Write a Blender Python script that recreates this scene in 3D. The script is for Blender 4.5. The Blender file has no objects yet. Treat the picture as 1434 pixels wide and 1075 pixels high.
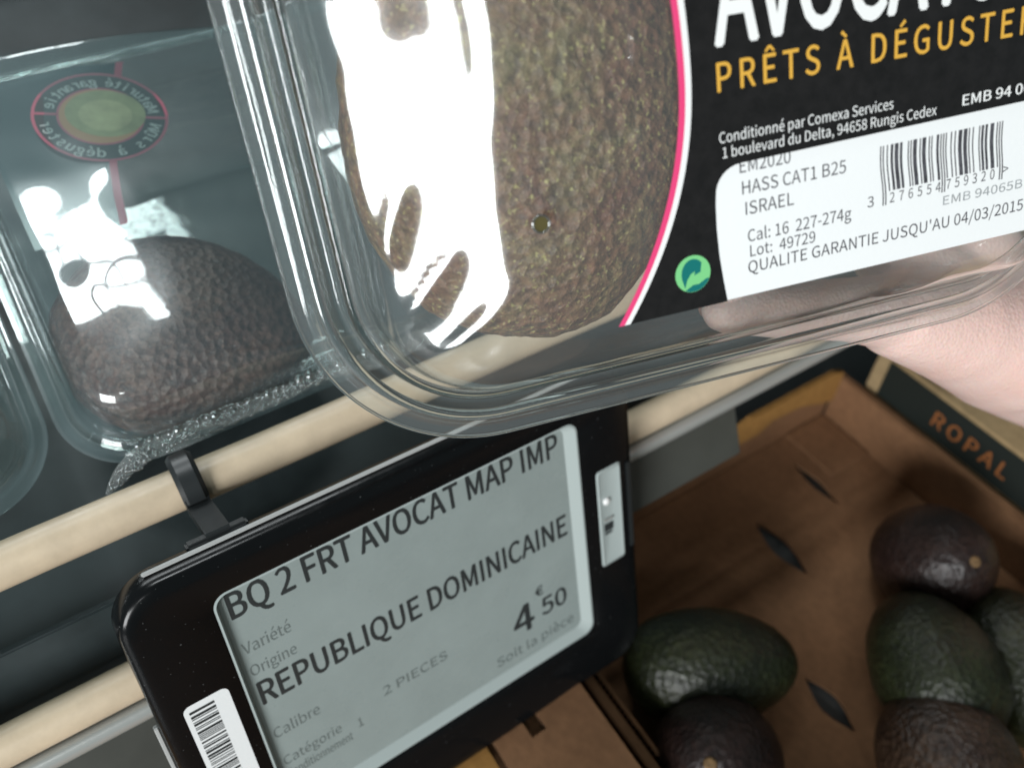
import bpy, bmesh, math, random
from mathutils import Vector, Matrix, noise

# ------------------------------------------------------------------ camera
SC = bpy.context.scene
COL = SC.collection
F, CX, CY = 1190.0, 717.0, 537.5          # focal length and centre, in pixels of a 1434 x 1075 picture
# rows: shelf rail direction (x), away into the shelf (y), up (z), written in camera axes (right, down, forward)
RW = Matrix(((0.83921521, -0.38240662, 0.38663032),
             (-0.54346864, -0.61458285, 0.57177772),
             (0.01896477, -0.68996601, -0.72359328)))
CAM = Vector((0, 0, 0.40))
cam_data = bpy.data.cameras.new('camera')
cam = bpy.data.objects.new('camera', cam_data)
COL.objects.link(cam)
rc, uc, bc = RW @ Vector((1, 0, 0)), RW @ Vector((0, -1, 0)), RW @ Vector((0, 0, -1))
cam.matrix_world = Matrix(((rc.x, uc.x, bc.x, CAM.x), (rc.y, uc.y, bc.y, CAM.y), (rc.z, uc.z, bc.z, CAM.z), (0, 0, 0, 1)))
cam_data.sensor_width = 36.0
cam_data.lens = F / 1434 * 36
cam_data.clip_start = 0.005
cam_data.clip_end = 50
cam_data.dof.use_dof = True
cam_data.dof.focus_distance = 0.222
cam_data.dof.aperture_fstop = 10.5
SC.camera = cam

# ------------------------------------------------------------------ light: shop hall with roof glazing
world = bpy.data.worlds.new('World')
SC.world = world
world.use_nodes = True
bg = world.node_tree.nodes['Background']
bg.inputs[0].default_value = (0.62, 0.86, 0.90, 1)
bg.inputs[1].default_value = 0.13

def pane_grid(center, nrm, up, nx, ny, pw, ph, gap, radiance, color):
    """A glazed roof light, window or added light: one area lamp per pane, glazing bars as gaps."""
    n = Vector(nrm).normalized()
    u = (Vector(up) - n * Vector(up).dot(n)).normalized()
    r = u.cross(n)
    for i in range(nx):
        for j in range(ny):
            ld = bpy.data.lights.new('pane_light', 'AREA')
            ld.shape = 'RECTANGLE'
            ld.size, ld.size_y = pw, ph
            ld.energy = radiance * math.pi * pw * ph
            ld.color = color
            lo = bpy.data.objects.new('pane_light', ld)
            COL.objects.link(lo)
            p = Vector(center) + r * ((i - (nx - 1) / 2) * (pw + gap)) + u * ((j - (ny - 1) / 2) * (ph + gap))
            lo.matrix_world = Matrix(((r.x, u.x, n.x, p.x), (r.y, u.y, n.y, p.y), (r.z, u.z, n.z, p.z), (0, 0, 0, 1)))

# roof light over the rack, an unseen bank of panes added behind for rim light, tall shop window on the left
SKY_DIR = Vector((-0.01, 0.285, 0.955)).normalized()
pane_grid(Vector((0.05, 0.25, 0.2)) + SKY_DIR * 2.6, SKY_DIR, (0, 1, 0), 3, 2, 0.195, 0.165, 0.022, 26.0, (0.93, 0.985, 1.0))
BACK_DIR = Vector((-0.05, 0.78, 0.62)).normalized()
pane_grid(Vector((0.05, 0.25, 0.2)) + BACK_DIR * 3.0, BACK_DIR, (0, 0, 1), 5, 2, 0.34, 0.30, 0.03, 11.0, (0.93, 0.985, 1.0))
WIN_DIR = Vector((-0.785, -0.55, 0.20)).normalized()
pane_grid(Vector((0.05, 0.12, 0.3)) + WIN_DIR * 2.2, WIN_DIR, (0, 0, 1), 3, 3, 0.30, 0.325, 0.0, 22.0, (0.98, 0.995, 1.0))
HIGH_DIR = Vector((-0.41, -0.66, 0.62)).normalized()        # small pane added high up for streak highlights on the lid creases
pane_grid(Vector((0.05, 0.12, 0.3)) + HIGH_DIR * 2.4, HIGH_DIR, (0, 0, 1), 2, 1, 0.13, 0.22, 0.0, 20.0, (0.98, 0.995, 1.0))

SC.view_settings.view_transform = 'Standard'
SC.view_settings.look = 'None'
SC.view_settings.exposure = 0.15
SC.view_settings.gamma = 1.0
SC.cycles.use_denoising = True
SC.cycles.max_bounces = 12
SC.cycles.transparent_max_bounces = 24
SC.cycles.caustics_reflective = False
SC.cycles.caustics_refractive = False
SC.cycles.sample_clamp_indirect = 6.0

# ------------------------------------------------------------------ helpers
def ray(px, py):
    return RW @ Vector(((px - CX) / F, (py - CY) / F, 1.0))

def P(px, py, d):
    return CAM + ray(px, py) * d

def link(o, parent=None):
    COL.objects.link(o)
    if parent is not None:
        o.parent = parent
    return o

def frame(name, origin, a, b, c, label, cat, group=None):
    o = bpy.data.objects.new(name, None)
    o.empty_display_size = 0.02
    COL.objects.link(o)
    o.matrix_world = Matrix(((a.x, b.x, c.x, origin.x), (a.y, b.y, c.y, origin.y), (a.z, b.z, c.z, origin.z), (0, 0, 0, 1)))
    return tag(o, label, cat, group)

def tag(o, label=None, cat=None, group=None, kind=None):
    if label: o['label'] = label
    if cat: o['category'] = cat
    if group: o['group'] = group
    if kind: o['kind'] = kind
    return o

def mesh_obj(name, verts, faces, mat, parent=None, smooth=True, mm=True):
    me = bpy.data.meshes.new(name)
    s = 0.001 if mm else 1.0
    me.from_pydata([(v[0] * s, v[1] * s, v[2] * s) for v in verts], [], faces)
    me.materials.append(mat)
    bm = bmesh.new(); bm.from_mesh(me)
    bmesh.ops.recalc_face_normals(bm, faces=bm.faces)
    bm.to_mesh(me); bm.free()
    if smooth:
        for p in me.polygons: p.use_smooth = True
    return link(bpy.data.objects.new(name, me), parent)

def flat_obj(name, verts, faces, mat, parent=None, mm=True):
    return mesh_obj(name, verts, faces, mat, parent, False, mm)

def auto_smooth(o, deg=35):
    me = o.data
    bm = bmesh.new(); bm.from_mesh(me)
    for f in bm.faces: f.smooth = True
    for e in bm.edges:
        if len(e.link_faces) == 2 and e.calc_face_angle(0) > math.radians(deg): e.smooth = False
    bm.to_mesh(me); bm.free()
    return o

def rrect(x0, x1, y0, y1, r, n=10):
    """closed rounded rectangle, counter-clockwise from the right side of the bottom edge"""
    r = max(0.01, min(r, (x1 - x0) / 2 - .01, (y1 - y0) / 2 - .01))
    pts = []
    for cx, cy, a0 in ((x1 - r, y0 + r, -90), (x1 - r, y1 - r, 0), (x0 + r, y1 - r, 90), (x0 + r, y0 + r, 180)):
        for k in range(n + 1):
            a = math.radians(a0 + 90 * k / n)
            pts.append((cx + r * math.cos(a), cy + r * math.sin(a)))
    return pts

def rrect_dense(x0, x1, y0, y1, r, n=24, m=44):
    """rounded rectangle with points along its straight sides too"""
    c = rrect(x0, x1, y0, y1, r, n)
    out = []
    for s in range(4):
        arc = c[s * (n + 1):(s + 1) * (n + 1)]
        nxt = c[((s + 1) % 4) * (n + 1)]
        out += arc
        a = arc[-1]
        out += [(a[0] + (nxt[0] - a[0]) * k / m, a[1] + (nxt[1] - a[1]) * k / m) for k in range(1, m)]
    return out

def loft(loops, close_first=False, close_last=False):
    n = len(loops[0]); V = []; Fc = []
    for l in loops: V += [tuple(p) for p in l]
    for i in range(len(loops) - 1):
        for k in range(n):
            a, b = i * n + k, i * n + (k + 1) % n
            Fc.append((a, b, b + n, a + n))
    if close_first: Fc.append(tuple(range(n))[::-1])
    if close_last: Fc.append(tuple(range((len(loops) - 1) * n, len(loops) * n)))
    return V, Fc

def lz(pts, z): return [(x, y, z) for x, y in pts]

def box_vf(x0, x1, y0, y1, z0, z1):
    V = [(x, y, z) for z in (z0, z1) for y in (y0, y1) for x in (x0, x1)]
    return V, [(0, 2, 3, 1), (4, 5, 7, 6), (0, 1, 5, 4), (2, 6, 7, 3), (0, 4, 6, 2), (1, 3, 7, 5)]

def bevel_box(name, x0, x1, y0, y1, z0, z1, bev, mat, parent=None, mm=True, seg=2):
    V, Fc = box_vf(x0, x1, y0, y1, z0, z1)
    o = mesh_obj(name, V, Fc, mat, parent, False, mm)
    bm = bmesh.new(); bm.from_mesh(o.data)
    bmesh.ops.bevel(bm, geom=list(bm.edges), offset=bev * (.001 if mm else 1), segments=seg, affect='EDGES')
    bm.to_mesh(o.data); bm.free()
    return auto_smooth(o, 40)

def tube_vf(path, radius, seg=16, caps=True):
    V, Fc = [], []
    n = len(path)
    up = Vector((0, 0, 1))
    prev = None
    for i, p in enumerate(path):
        p = Vector(p)
        t = (Vector(path[min(i + 1, n - 1)]) - Vector(path[max(i - 1, 0)])).normalized()
        ref = prev if prev is not None else (Vector((0, 0, 1)) if abs(t.z) < .9 else Vector((1, 0, 0)))
        u = (ref - t * ref.dot(t)).normalized(); prev = u
        w = t.cross(u)
        r = radius[i] if isinstance(radius, (list, tuple)) else radius
        for k in range(seg):
            a = 2 * math.pi * k / seg
            V.append(tuple(p + (u * math.cos(a) + w * math.sin(a)) * r))
    for i in range(n - 1):
        for k in range(seg):
            a, b = i * seg + k, i * seg + (k + 1) % seg
            Fc.append((a, b, b + seg, a + seg))
    if caps:
        Fc.append(tuple(range(seg))[::-1]); Fc.append(tuple(range((n - 1) * seg, n * seg)))
    return V, Fc

def sheet(name, outlines, mat, parent, z=0.0, thick=0.0):
    """flat sheet with holes, from closed outlines in mm (first one outside)"""
    cu = bpy.data.curves.new(name, 'CURVE'); cu.dimensions = '2D'; cu.fill_mode = 'BOTH'
    cu.extrude = thick / 2 * .001
    for pts in outlines:
        sp = cu.splines.new('POLY'); sp.points.add(len(pts) - 1)
        for q, (x, y) in zip(sp.points, pts): q.co = (x * .001, y * .001, 0, 1)
        sp.use_cyclic_u = True
    tmp = bpy.data.objects.new('tmp_curve', cu); COL.objects.link(tmp)
    bpy.context.view_layer.update()
    me = bpy.data.meshes.new_from_object(tmp.evaluated_get(bpy.context.evaluated_depsgraph_get()))
    bpy.data.objects.remove(tmp); bpy.data.curves.remove(cu)
    me.name = name; me.materials.clear(); me.materials.append(mat)
    for v in me.vertices: v.co.z += z * .001
    return link(bpy.data.objects.new(name, me), parent)

FONT, FSC = None, 1.0
try:                                          # the plain grotesque that ships inside Blender
    FONT = bpy.data.fonts.load(bpy.utils.system_resource('DATAFILES', path='fonts') + '/Noto Sans CJK Regular.woff2')
except Exception:
    FONT = None
def text_verts(body, bold=0.0, spacing=1.0):
    cu = bpy.data.curves.new('tmp_text', 'FONT'); cu.body = body; cu.size = 1.0
    if FONT: cu.font = FONT
    cu.space_character = spacing; cu.resolution_u = 4
    tmp = bpy.data.objects.new('tmp_text', cu); COL.objects.link(tmp)
    bpy.context.view_layer.update()
    me = bpy.data.meshes.new_from_object(tmp.evaluated_get(bpy.context.evaluated_depsgraph_get()))
    V = [tuple(v.co * FSC) for v in me.vertices]; Fc = [tuple(p.vertices) for p in me.polygons]
    if bold > 0:                              # heavier strokes: shifted copies, each a hair above the last
        V0, F0_ = list(V), list(Fc); V, Fc = [], []
        for k, (dx, dy) in enumerate(((0, 0), (-bold, 0), (bold, 0), (0, -bold * .7), (0, bold * .7))):
            b0 = len(V)
            V += [(v[0] + dx, v[1] + dy, k * 1.0) for v in V0]
            Fc += [tuple(b0 + q for q in f) for f in F0_]
    else:
        V = [(v[0], v[1], 0.0) for v in V]
    bpy.data.objects.remove(tmp); bpy.data.curves.remove(cu); bpy.data.meshes.remove(me)
    return V, Fc

_h = [v[1] for v in text_verts('H')[0]]
FSC = 0.72 / (max(_h) - min(_h)) if _h else 1.0
CAP = 0.72                                    # cap height after scaling
def text(name, body, x0, x1, y, cap, mat, parent, z, bold=0.0, rot=0.0, spacing=1.0, bend=None):
    """flat lettering, left and right end at x0..x1 on the baseline y, capital height cap (mm)"""
    V, Fc = text_verts(body, bold, spacing)
    xs = [v[0] for v in V]; a, b = min(xs), max(xs)
    sx = (x1 - x0) / (b - a); sy = cap / CAP
    c, s = math.cos(rot), math.sin(rot)
    out = []
    for v in V:
        px, py = (v[0] - a) * sx, v[1] * sy
        q = (x0 + px * c - py * s, y + px * s + py * c)
        if bend: q = bend(*q)
        out.append((q[0], q[1], z + v[2] * 0.006))
    return flat_obj(name, out, Fc, mat, parent)

# ------------------------------------------------------------------ materials
def new_mat(name):
    m = bpy.data.materials.new(name); m.use_nodes = True
    nt = m.node_tree; nt.nodes.clear()
    return m, nt, nt.nodes.new('ShaderNodeOutputMaterial')

def nd(nt, t, **kw):
    n = nt.nodes.new(t)
    for k, v in kw.items():
        if k.startswith('i_'):
            key = k[2:].replace('_', ' ')
            n.inputs[int(key) if key.isdigit() else key].default_value = v
        else: setattr(n, k, v)
    return n

def ramp(nt, fac, stops):
    r = nt.nodes.new('ShaderNodeValToRGB')
    nt.links.new(fac, r.inputs[0])
    els = r.color_ramp.elements
    while len(els) < len(stops): els.new(0.5)
    for e, (p, c) in zip(els, stops): e.position = p; e.color = (*c, 1) if len(c) == 3 else c
    return r.outputs[0]

def principled(name, color, rough=0.5, metal=0.0, spec=0.5, coat=0.0, var=0.0, vscale=60, bump=0.0, bscale=400, sss=0.0, rvar=0.0, speck=None, sscale=700, sthr=0.72):
    m, nt, out = new_mat(name)
    b = nd(nt, 'ShaderNodeBsdfPrincipled')
    b.inputs['Base Color'].default_value = (*color, 1)
    b.inputs['Roughness'].default_value = rough
    b.inputs['Metallic'].default_value = metal
    b.inputs['Specular IOR Level'].default_value = spec
    b.inputs['Coat Weight'].default_value = coat
    tc = nd(nt, 'ShaderNodeTexCoord')
    if var:
        nz = nd(nt, 'ShaderNodeTexNoise', i_Scale=vscale, i_Detail=5.0, i_Roughness=0.65)
        nt.links.new(tc.outputs['Object'], nz.inputs['Vector'])
        lo = tuple(c * (1 - var) for c in color); hi = tuple(min(1, c * (1 + var)) for c in color)
        nt.links.new(ramp(nt, nz.outputs['Fac'], [(0.3, lo), (0.7, hi)]), b.inputs['Base Color'])
    if speck:                                  # scattered dust or dirt
        src = b.inputs['Base Color'].links[0].from_socket if b.inputs['Base Color'].links else None
        sn = nd(nt, 'ShaderNodeTexNoise', i_Scale=sscale, i_Detail=1.0); nt.links.new(tc.outputs['Object'], sn.inputs['Vector'])
        f = ramp(nt, sn.outputs['Fac'], [(sthr, (0, 0, 0)), (sthr + .05, (1, 1, 1))])
        mx = nd(nt, 'ShaderNodeMix', data_type='RGBA'); mx.inputs[7].default_value = (*speck, 1)
        if src: nt.links.new(src, mx.inputs[6])
        else: mx.inputs[6].default_value = (*color, 1)
        nt.links.new(f, mx.inputs[0]); nt.links.new(mx.outputs[2], b.inputs['Base Color'])
    if rvar:
        nz = nd(nt, 'ShaderNodeTexNoise', i_Scale=vscale * 2.3, i_Detail=4.0)
        nt.links.new(tc.outputs['Object'], nz.inputs['Vector'])
        mr = nd(nt, 'ShaderNodeMapRange', i_1=0.3, i_2=0.7, i_3=max(0, rough - rvar), i_4=rough + rvar)
        nt.links.new(nz.outputs['Fac'], mr.inputs[0]); nt.links.new(mr.outputs[0], b.inputs['Roughness'])
    if bump:
        nz = nd(nt, 'ShaderNodeTexNoise', i_Scale=bscale, i_Detail=3.0)
        nt.links.new(tc.outputs['Object'], nz.inputs['Vector'])
        bp = nd(nt, 'ShaderNodeBump', i_Strength=bump, i_Distance=0.0004)
        nt.links.new(nz.outputs['Fac'], bp.inputs['Height']); nt.links.new(bp.outputs[0], b.inputs['Normal'])
    if sss:
        b.inputs['Subsurface Weight'].default_value = sss
        b.inputs['Subsurface Radius'].default_value = (0.006, 0.0022, 0.0012)
        b.inputs['Subsurface Scale'].default_value = 1.0
    nt.links.new(b.outputs[0], out.inputs[0])
    return m

def film(name, tint=(0.97, 0.985, 0.98), rough=0.03, gain=1.7, haze=0.03, hazecol=(0.75, 0.8, 0.8), bump=0.0, bscale=90, bdist=0.0006, soft=0.0, softrough=0.22):
    """thin clear plastic: lets light through unbent, reflects by Fresnel from both skins, a trace of haze"""
    m, nt, out = new_mat(name)
    tr = nd(nt, 'ShaderNodeBsdfTransparent'); tr.inputs[0].default_value = (*tint, 1)
    gl = nd(nt, 'ShaderNodeBsdfGlossy'); gl.inputs['Roughness'].default_value = rough
    gl.inputs[0].default_value = (0.96, 1, 1, 1)
    df = nd(nt, 'ShaderNodeBsdfDiffuse'); df.inputs[0].default_value = (*hazecol, 1)
    fr = nd(nt, 'ShaderNodeFresnel', i_IOR=1.5)
    geo = nd(nt, 'ShaderNodeNewGeometry')
    ior = nd(nt, 'ShaderNodeMapRange', i_1=0.0, i_2=1.0, i_3=1.5, i_4=1 / 1.5)   # same reflectance from either side of the sheet
    nt.links.new(geo.outputs['Backfacing'], ior.inputs[0]); nt.links.new(ior.outputs[0], fr.inputs['IOR'])
    mul = nd(nt, 'ShaderNodeMath', operation='MULTIPLY', use_clamp=True); mul.inputs[1].default_value = gain
    nt.links.new(fr.outputs[0], mul.inputs[0])
    m1 = nd(nt, 'ShaderNodeMixShader'); m1.inputs[0].default_value = haze
    nt.links.new(tr.outputs[0], m1.inputs[1]); nt.links.new(df.outputs[0], m1.inputs[2])
    m2 = nd(nt, 'ShaderNodeMixShader')
    nt.links.new(mul.outputs[0], m2.inputs[0]); nt.links.new(m1.outputs[0], m2.inputs[1])
    if soft:                                   # scuffed skin: part of the shine is spread out
        g2 = nd(nt, 'ShaderNodeBsdfGlossy'); g2.inputs['Roughness'].default_value = softrough; g2.inputs[0].default_value = (0.96, 1, 1, 1)
        ms = nd(nt, 'ShaderNodeMixShader'); ms.inputs[0].default_value = soft
        nt.links.new(gl.outputs[0], ms.inputs[1]); nt.links.new(g2.outputs[0], ms.inputs[2]); nt.links.new(ms.outputs[0], m2.inputs[2])
    else: nt.links.new(gl.outputs[0], m2.inputs[2])
    if bump:
        tc = nd(nt, 'ShaderNodeTexCoord')
        nz = nd(nt, 'ShaderNodeTexNoise', i_Scale=bscale, i_Detail=2.0)
        nt.links.new(tc.outputs['Object'], nz.inputs['Vector'])
        bp = nd(nt, 'ShaderNodeBump', i_Strength=bump, i_Distance=bdist)
        nt.links.new(nz.outputs['Fac'], bp.inputs['Height'])
        nt.links.new(bp.outputs[0], gl.inputs['Normal']); nt.links.new(bp.outputs[0], fr.inputs['Normal'])
    nt.links.new(m2.outputs[0], out.inputs[0])
    return m

def avocado_mat(name, dark, mid, light, rough=0.42, bump=0.9, speck=0.6, scale=1.0):
    m, nt, out = new_mat(name)
    b = nd(nt, 'ShaderNodeBsdfPrincipled'); b.inputs['Roughness'].default_value = rough
    tc = nd(nt, 'ShaderNodeTexCoord')
    n1 = nd(nt, 'ShaderNodeTexNoise', i_Scale=60 * scale, i_Detail=8.0, i_Roughness=0.75, i_Distortion=0.6)
    n2 = nd(nt, 'ShaderNodeTexNoise', i_Scale=420 * scale, i_Detail=4.0, i_Roughness=0.75)
    vo = nd(nt, 'ShaderNodeTexVoronoi', i_Scale=330 * scale)
    n3 = nd(nt, 'ShaderNodeTexNoise', i_Scale=900 * scale, i_Detail=2.0)
    for n in (n1, n2, vo, n3): nt.links.new(tc.outputs['Object'], n.inputs['Vector'])
    base = ramp(nt, n1.outputs['Fac'], [(0.30, dark), (0.50, mid), (0.72, light)])
    fine = ramp(nt, n2.outputs['Fac'], [(0.35, (0.45, 0.42, 0.42)), (0.65, (1.35, 1.3, 1.2))])
    mx = nd(nt, 'ShaderNodeMix', data_type='RGBA', blend_type='MULTIPLY'); mx.inputs[0].default_value = 1.0
    nt.links.new(base, mx.inputs[6]); nt.links.new(fine, mx.inputs[7])
    sp = ramp(nt, n3.outputs['Fac'], [(0.60, (0, 0, 0)), (0.72, (speck, speck, speck))])
    mx2 = nd(nt, 'ShaderNodeMix', data_type='RGBA'); mx2.inputs[7].default_value = (light[0] * 2.2, light[1] * 2.1, light[2] * 1.8, 1)
    nt.links.new(sp, mx2.inputs[0]); nt.links.new(mx.outputs[2], mx2.inputs[6])
    nt.links.new(mx2.outputs[2], b.inputs['Base Color'])
    bp = nd(nt, 'ShaderNodeBump', i_Strength=bump, i_Distance=0.0012)
    add = nd(nt, 'ShaderNodeMath', operation='MULTIPLY_ADD'); add.inputs[1].default_value = 0.8
    nt.links.new(n2.outputs['Fac'], add.inputs[0]); nt.links.new(vo.outputs['Distance'], add.inputs[2])
    nt.links.new(add.outputs[0], bp.inputs['Height']); nt.links.new(bp.outputs[0], b.inputs['Normal'])
    nt.links.new(b.outputs[0], out.inputs[0])
    return m

def cardboard_mat(name, color, flute=0.0):
    m, nt, out = new_mat(name)
    b = nd(nt, 'ShaderNodeBsdfPrincipled'); b.inputs['Roughness'].default_value = 0.85
    b.inputs['Specular IOR Level'].default_value = 0.2
    tc = nd(nt, 'ShaderNodeTexCoord')
    n1 = nd(nt, 'ShaderNodeTexNoise', i_Scale=14.0, i_Detail=6.0, i_Roughness=0.6)
    n2 = nd(nt, 'ShaderNodeTexNoise', i_Scale=260.0, i_Detail=5.0)
    nt.links.new(tc.outputs['Object'], n1.inputs['Vector'])
    c1 = ramp(nt, n1.outputs['Fac'], [(0.3, tuple(c * .78 for c in color)), (0.7, tuple(c * 1.18 for c in color))])
    mp = nd(nt, 'ShaderNodeMapping'); mp.inputs['Scale'].default_value = (1, 0.8, 1); nt.links.new(tc.outputs['Object'], mp.inputs[0]); nt.links.new(mp.outputs[0], n2.inputs['Vector'])
    c2 = ramp(nt, n2.outputs['Fac'], [(0.32, (0.88, 0.88, 0.88)), (0.68, (1.08, 1.08, 1.08))])
    mx = nd(nt, 'ShaderNodeMix', data_type='RGBA', blend_type='MULTIPLY'); mx.inputs[0].default_value = 1
    nt.links.new(c1, mx.inputs[6]); nt.links.new(c2, mx.inputs[7])
    nt.links.new(mx.outputs[2], b.inputs['Base Color'])
    bp = nd(nt, 'ShaderNodeBump', i_Strength=0.3, i_Distance=0.0004)
    nt.links.new(n2.outputs['Fac'], bp.inputs['Height']); nt.links.new(bp.outputs[0], b.inputs['Normal'])
    nt.links.new(b.outputs[0], out.inputs[0])
    return m

M = {}
M['shell'] = film('clear_shell_plastic', rough=0.035, gain=1.9, haze=0.07, bump=0.12, bscale=45, soft=0.42, softrough=0.16)
M['shell_back'] = film('clear_tray_plastic', rough=0.06, gain=1.2, haze=0.03, bump=0.4, bscale=70)
M['pack_film'] = film('clear_pack_film', tint=(0.90, 0.97, 0.95), rough=0.025, gain=1.9, haze=0.10, hazecol=(0.38, 0.53, 0.58), soft=0.28, softrough=0.2)  # bluish haze colour paints the veil of reflected sky into the film
M['seal'] = film('embossed_seal_plastic', tint=(0.85, 0.87, 0.87), rough=0.10, gain=2.2, haze=0.20, hazecol=(0.46, 0.46, 0.44), bump=1.0, bscale=600, bdist=0.0010, soft=0.5, softrough=0.4)
M['bead'] = film('water_bead', tint=(0.62, 0.64, 0.64), rough=0.03, gain=4.5, haze=0.05)
def solid_clear():
    m, nt, out = new_mat('solid_clear_plastic')
    b = nd(nt, 'ShaderNodeBsdfPrincipled'); b.inputs['Base Color'].default_value = (0.90, 0.93, 0.92, 1)
    b.inputs['Roughness'].default_value = 0.04; b.inputs['IOR'].default_value = 1.46; b.inputs['Transmission Weight'].default_value = 1.0
    nt.links.new(b.outputs[0], out.inputs[0]); return m
M['solid_clear'] = solid_clear()
M['label_black'] = principled('black_label_print', (0.012, 0.011, 0.011), 0.30, var=0.3, vscale=300, bump=0.05)
M['label_pink'] = principled('pink_label_print', (0.80, 0.06, 0.20), 0.4)
M['label_white'] = principled('white_label_print', (0.86, 0.87, 0.86), 0.45)
M['label_gold'] = principled('gold_label_print', (0.72, 0.40, 0.06), 0.4)
M['paper'] = principled('white_sticker_paper', (0.84, 0.86, 0.86), 0.6, bump=0.08, bscale=900)
M['ink'] = principled('grey_thermal_ink', (0.07, 0.07, 0.08), 0.6, var=0.6, vscale=500)
M['ink_faint'] = principled('faint_thermal_ink', (0.30, 0.32, 0.33), 0.6, var=0.5, vscale=400)
M['green_light'] = principled('light_green_print', (0.20, 0.60, 0.24), 0.4)
M['green_dark'] = principled('teal_green_print', (0.005, 0.16, 0.15), 0.4)
M['emb_dark'] = principled('dark_ring_print', (0.016, 0.035, 0.04), 0.4)
M['emb_letter'] = principled('pale_ring_lettering', (0.36, 0.42, 0.41), 0.4)
M['emb_pink'] = principled('dull_pink_print', (0.34, 0.085, 0.13), 0.4)
M['emb_orange'] = principled('dull_orange_print', (0.36, 0.21, 0.11), 0.4)
M['emb_green'] = principled('dull_green_print', (0.24, 0.27, 0.14), 0.4, var=0.25, vscale=120)
M['emb_green2'] = principled('pale_green_print', (0.33, 0.35, 0.19), 0.4, var=0.25, vscale=120)
M['back_label'] = film('dark_teal_label_film', tint=(0.22, 0.27, 0.27), rough=0.2, gain=1.0, haze=0.5, hazecol=(0.11, 0.16, 0.18))  # haze colour lifted to paint the reflected veil over the dark label
M['black_plastic'] = principled('black_gloss_plastic', (0.005, 0.0055, 0.006), 0.20, spec=0.22, bump=0.03, bscale=600, rvar=0.07, speck=(0.07, 0.075, 0.075), sscale=900, sthr=0.74)
M['black_matte'] = principled('black_clip_plastic', (0.018, 0.021, 0.022), 0.38, bump=0.05, bscale=500)
M['tray_black'] = principled('dark_tray_plastic', (0.026, 0.036, 0.038), 0.40, var=0.4, vscale=20, bump=0.25, bscale=30, rvar=0.08)
M['screen'] = principled('e_paper_screen', (0.285, 0.335, 0.325), 0.30, spec=0.35, var=0.07, vscale=30, rvar=0.08)
M['screen_rim'] = principled('pale_screen_rim', (0.40, 0.46, 0.45), 0.3)
M['e_ink'] = principled('e_paper_dark_ink', (0.03, 0.035, 0.036), 0.4)
M['e_ink_thin'] = principled('e_paper_thin_ink', (0.16, 0.19, 0.185), 0.4)
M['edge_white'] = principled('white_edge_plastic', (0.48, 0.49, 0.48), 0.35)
M['rail'] = principled('cream_coated_rail', (0.60, 0.49, 0.35), 0.40, var=0.14, vscale=45, bump=0.10, bscale=500, rvar=0.08, speck=(0.22, 0.17, 0.11), sscale=420, sthr=0.80)
M['steel'] = principled('brushed_steel', (0.50, 0.52, 0.50), 0.30, metal=0.45, bump=0.1, bscale=300)
M['strip'] = principled('grey_price_strip_plastic', (0.060, 0.064, 0.057), 0.4, var=0.2, vscale=20)
M['card'] = cardboard_mat('brown_cardboard', (0.21, 0.110, 0.056))
M['card_yellow'] = cardboard_mat('yellow_brown_cardboard', (0.30, 0.155, 0.045))
M['card_beige'] = cardboard_mat('beige_cardboard', (0.36, 0.26, 0.14))
M['card_green'] = principled('dark_green_carton_print', (0.006, 0.010, 0.008), 0.6)
M['orange_print'] = principled('orange_carton_print', (0.24, 0.085, 0.024), 0.6)
M['counter'] = principled('dark_grey_counter', (0.06, 0.065, 0.065), 0.5, var=0.2, vscale=10)
M['nub'] = principled('dry_stem_end', (0.15, 0.088, 0.036), 0.85, var=0.6, vscale=300)
M['avo_near'] = avocado_mat('green_brown_avocado_skin', (0.150, 0.055, 0.040), (0.185, 0.108, 0.060), (0.19, 0.175, 0.080), 0.38, 1.0, 1.0)
M['avo_purple'] = avocado_mat('purple_brown_avocado_skin', (0.070, 0.026, 0.026), (0.115, 0.056, 0.048), (0.18, 0.105, 0.085), 0.36, 0.9, 0.35)
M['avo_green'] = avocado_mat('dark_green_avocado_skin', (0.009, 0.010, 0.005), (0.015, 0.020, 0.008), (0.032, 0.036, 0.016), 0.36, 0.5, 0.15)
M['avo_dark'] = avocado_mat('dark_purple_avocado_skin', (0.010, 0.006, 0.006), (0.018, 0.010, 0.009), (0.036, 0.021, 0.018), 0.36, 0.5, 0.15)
M['avo_mottled'] = avocado_mat('mottled_brown_avocado_skin', (0.020, 0.011, 0.009), (0.036, 0.022, 0.015), (0.075, 0.048, 0.034), 0.28, 0.7, 0.3)
M['nail'] = principled('finger_nail', (0.62, 0.40, 0.34), 0.25)
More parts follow.
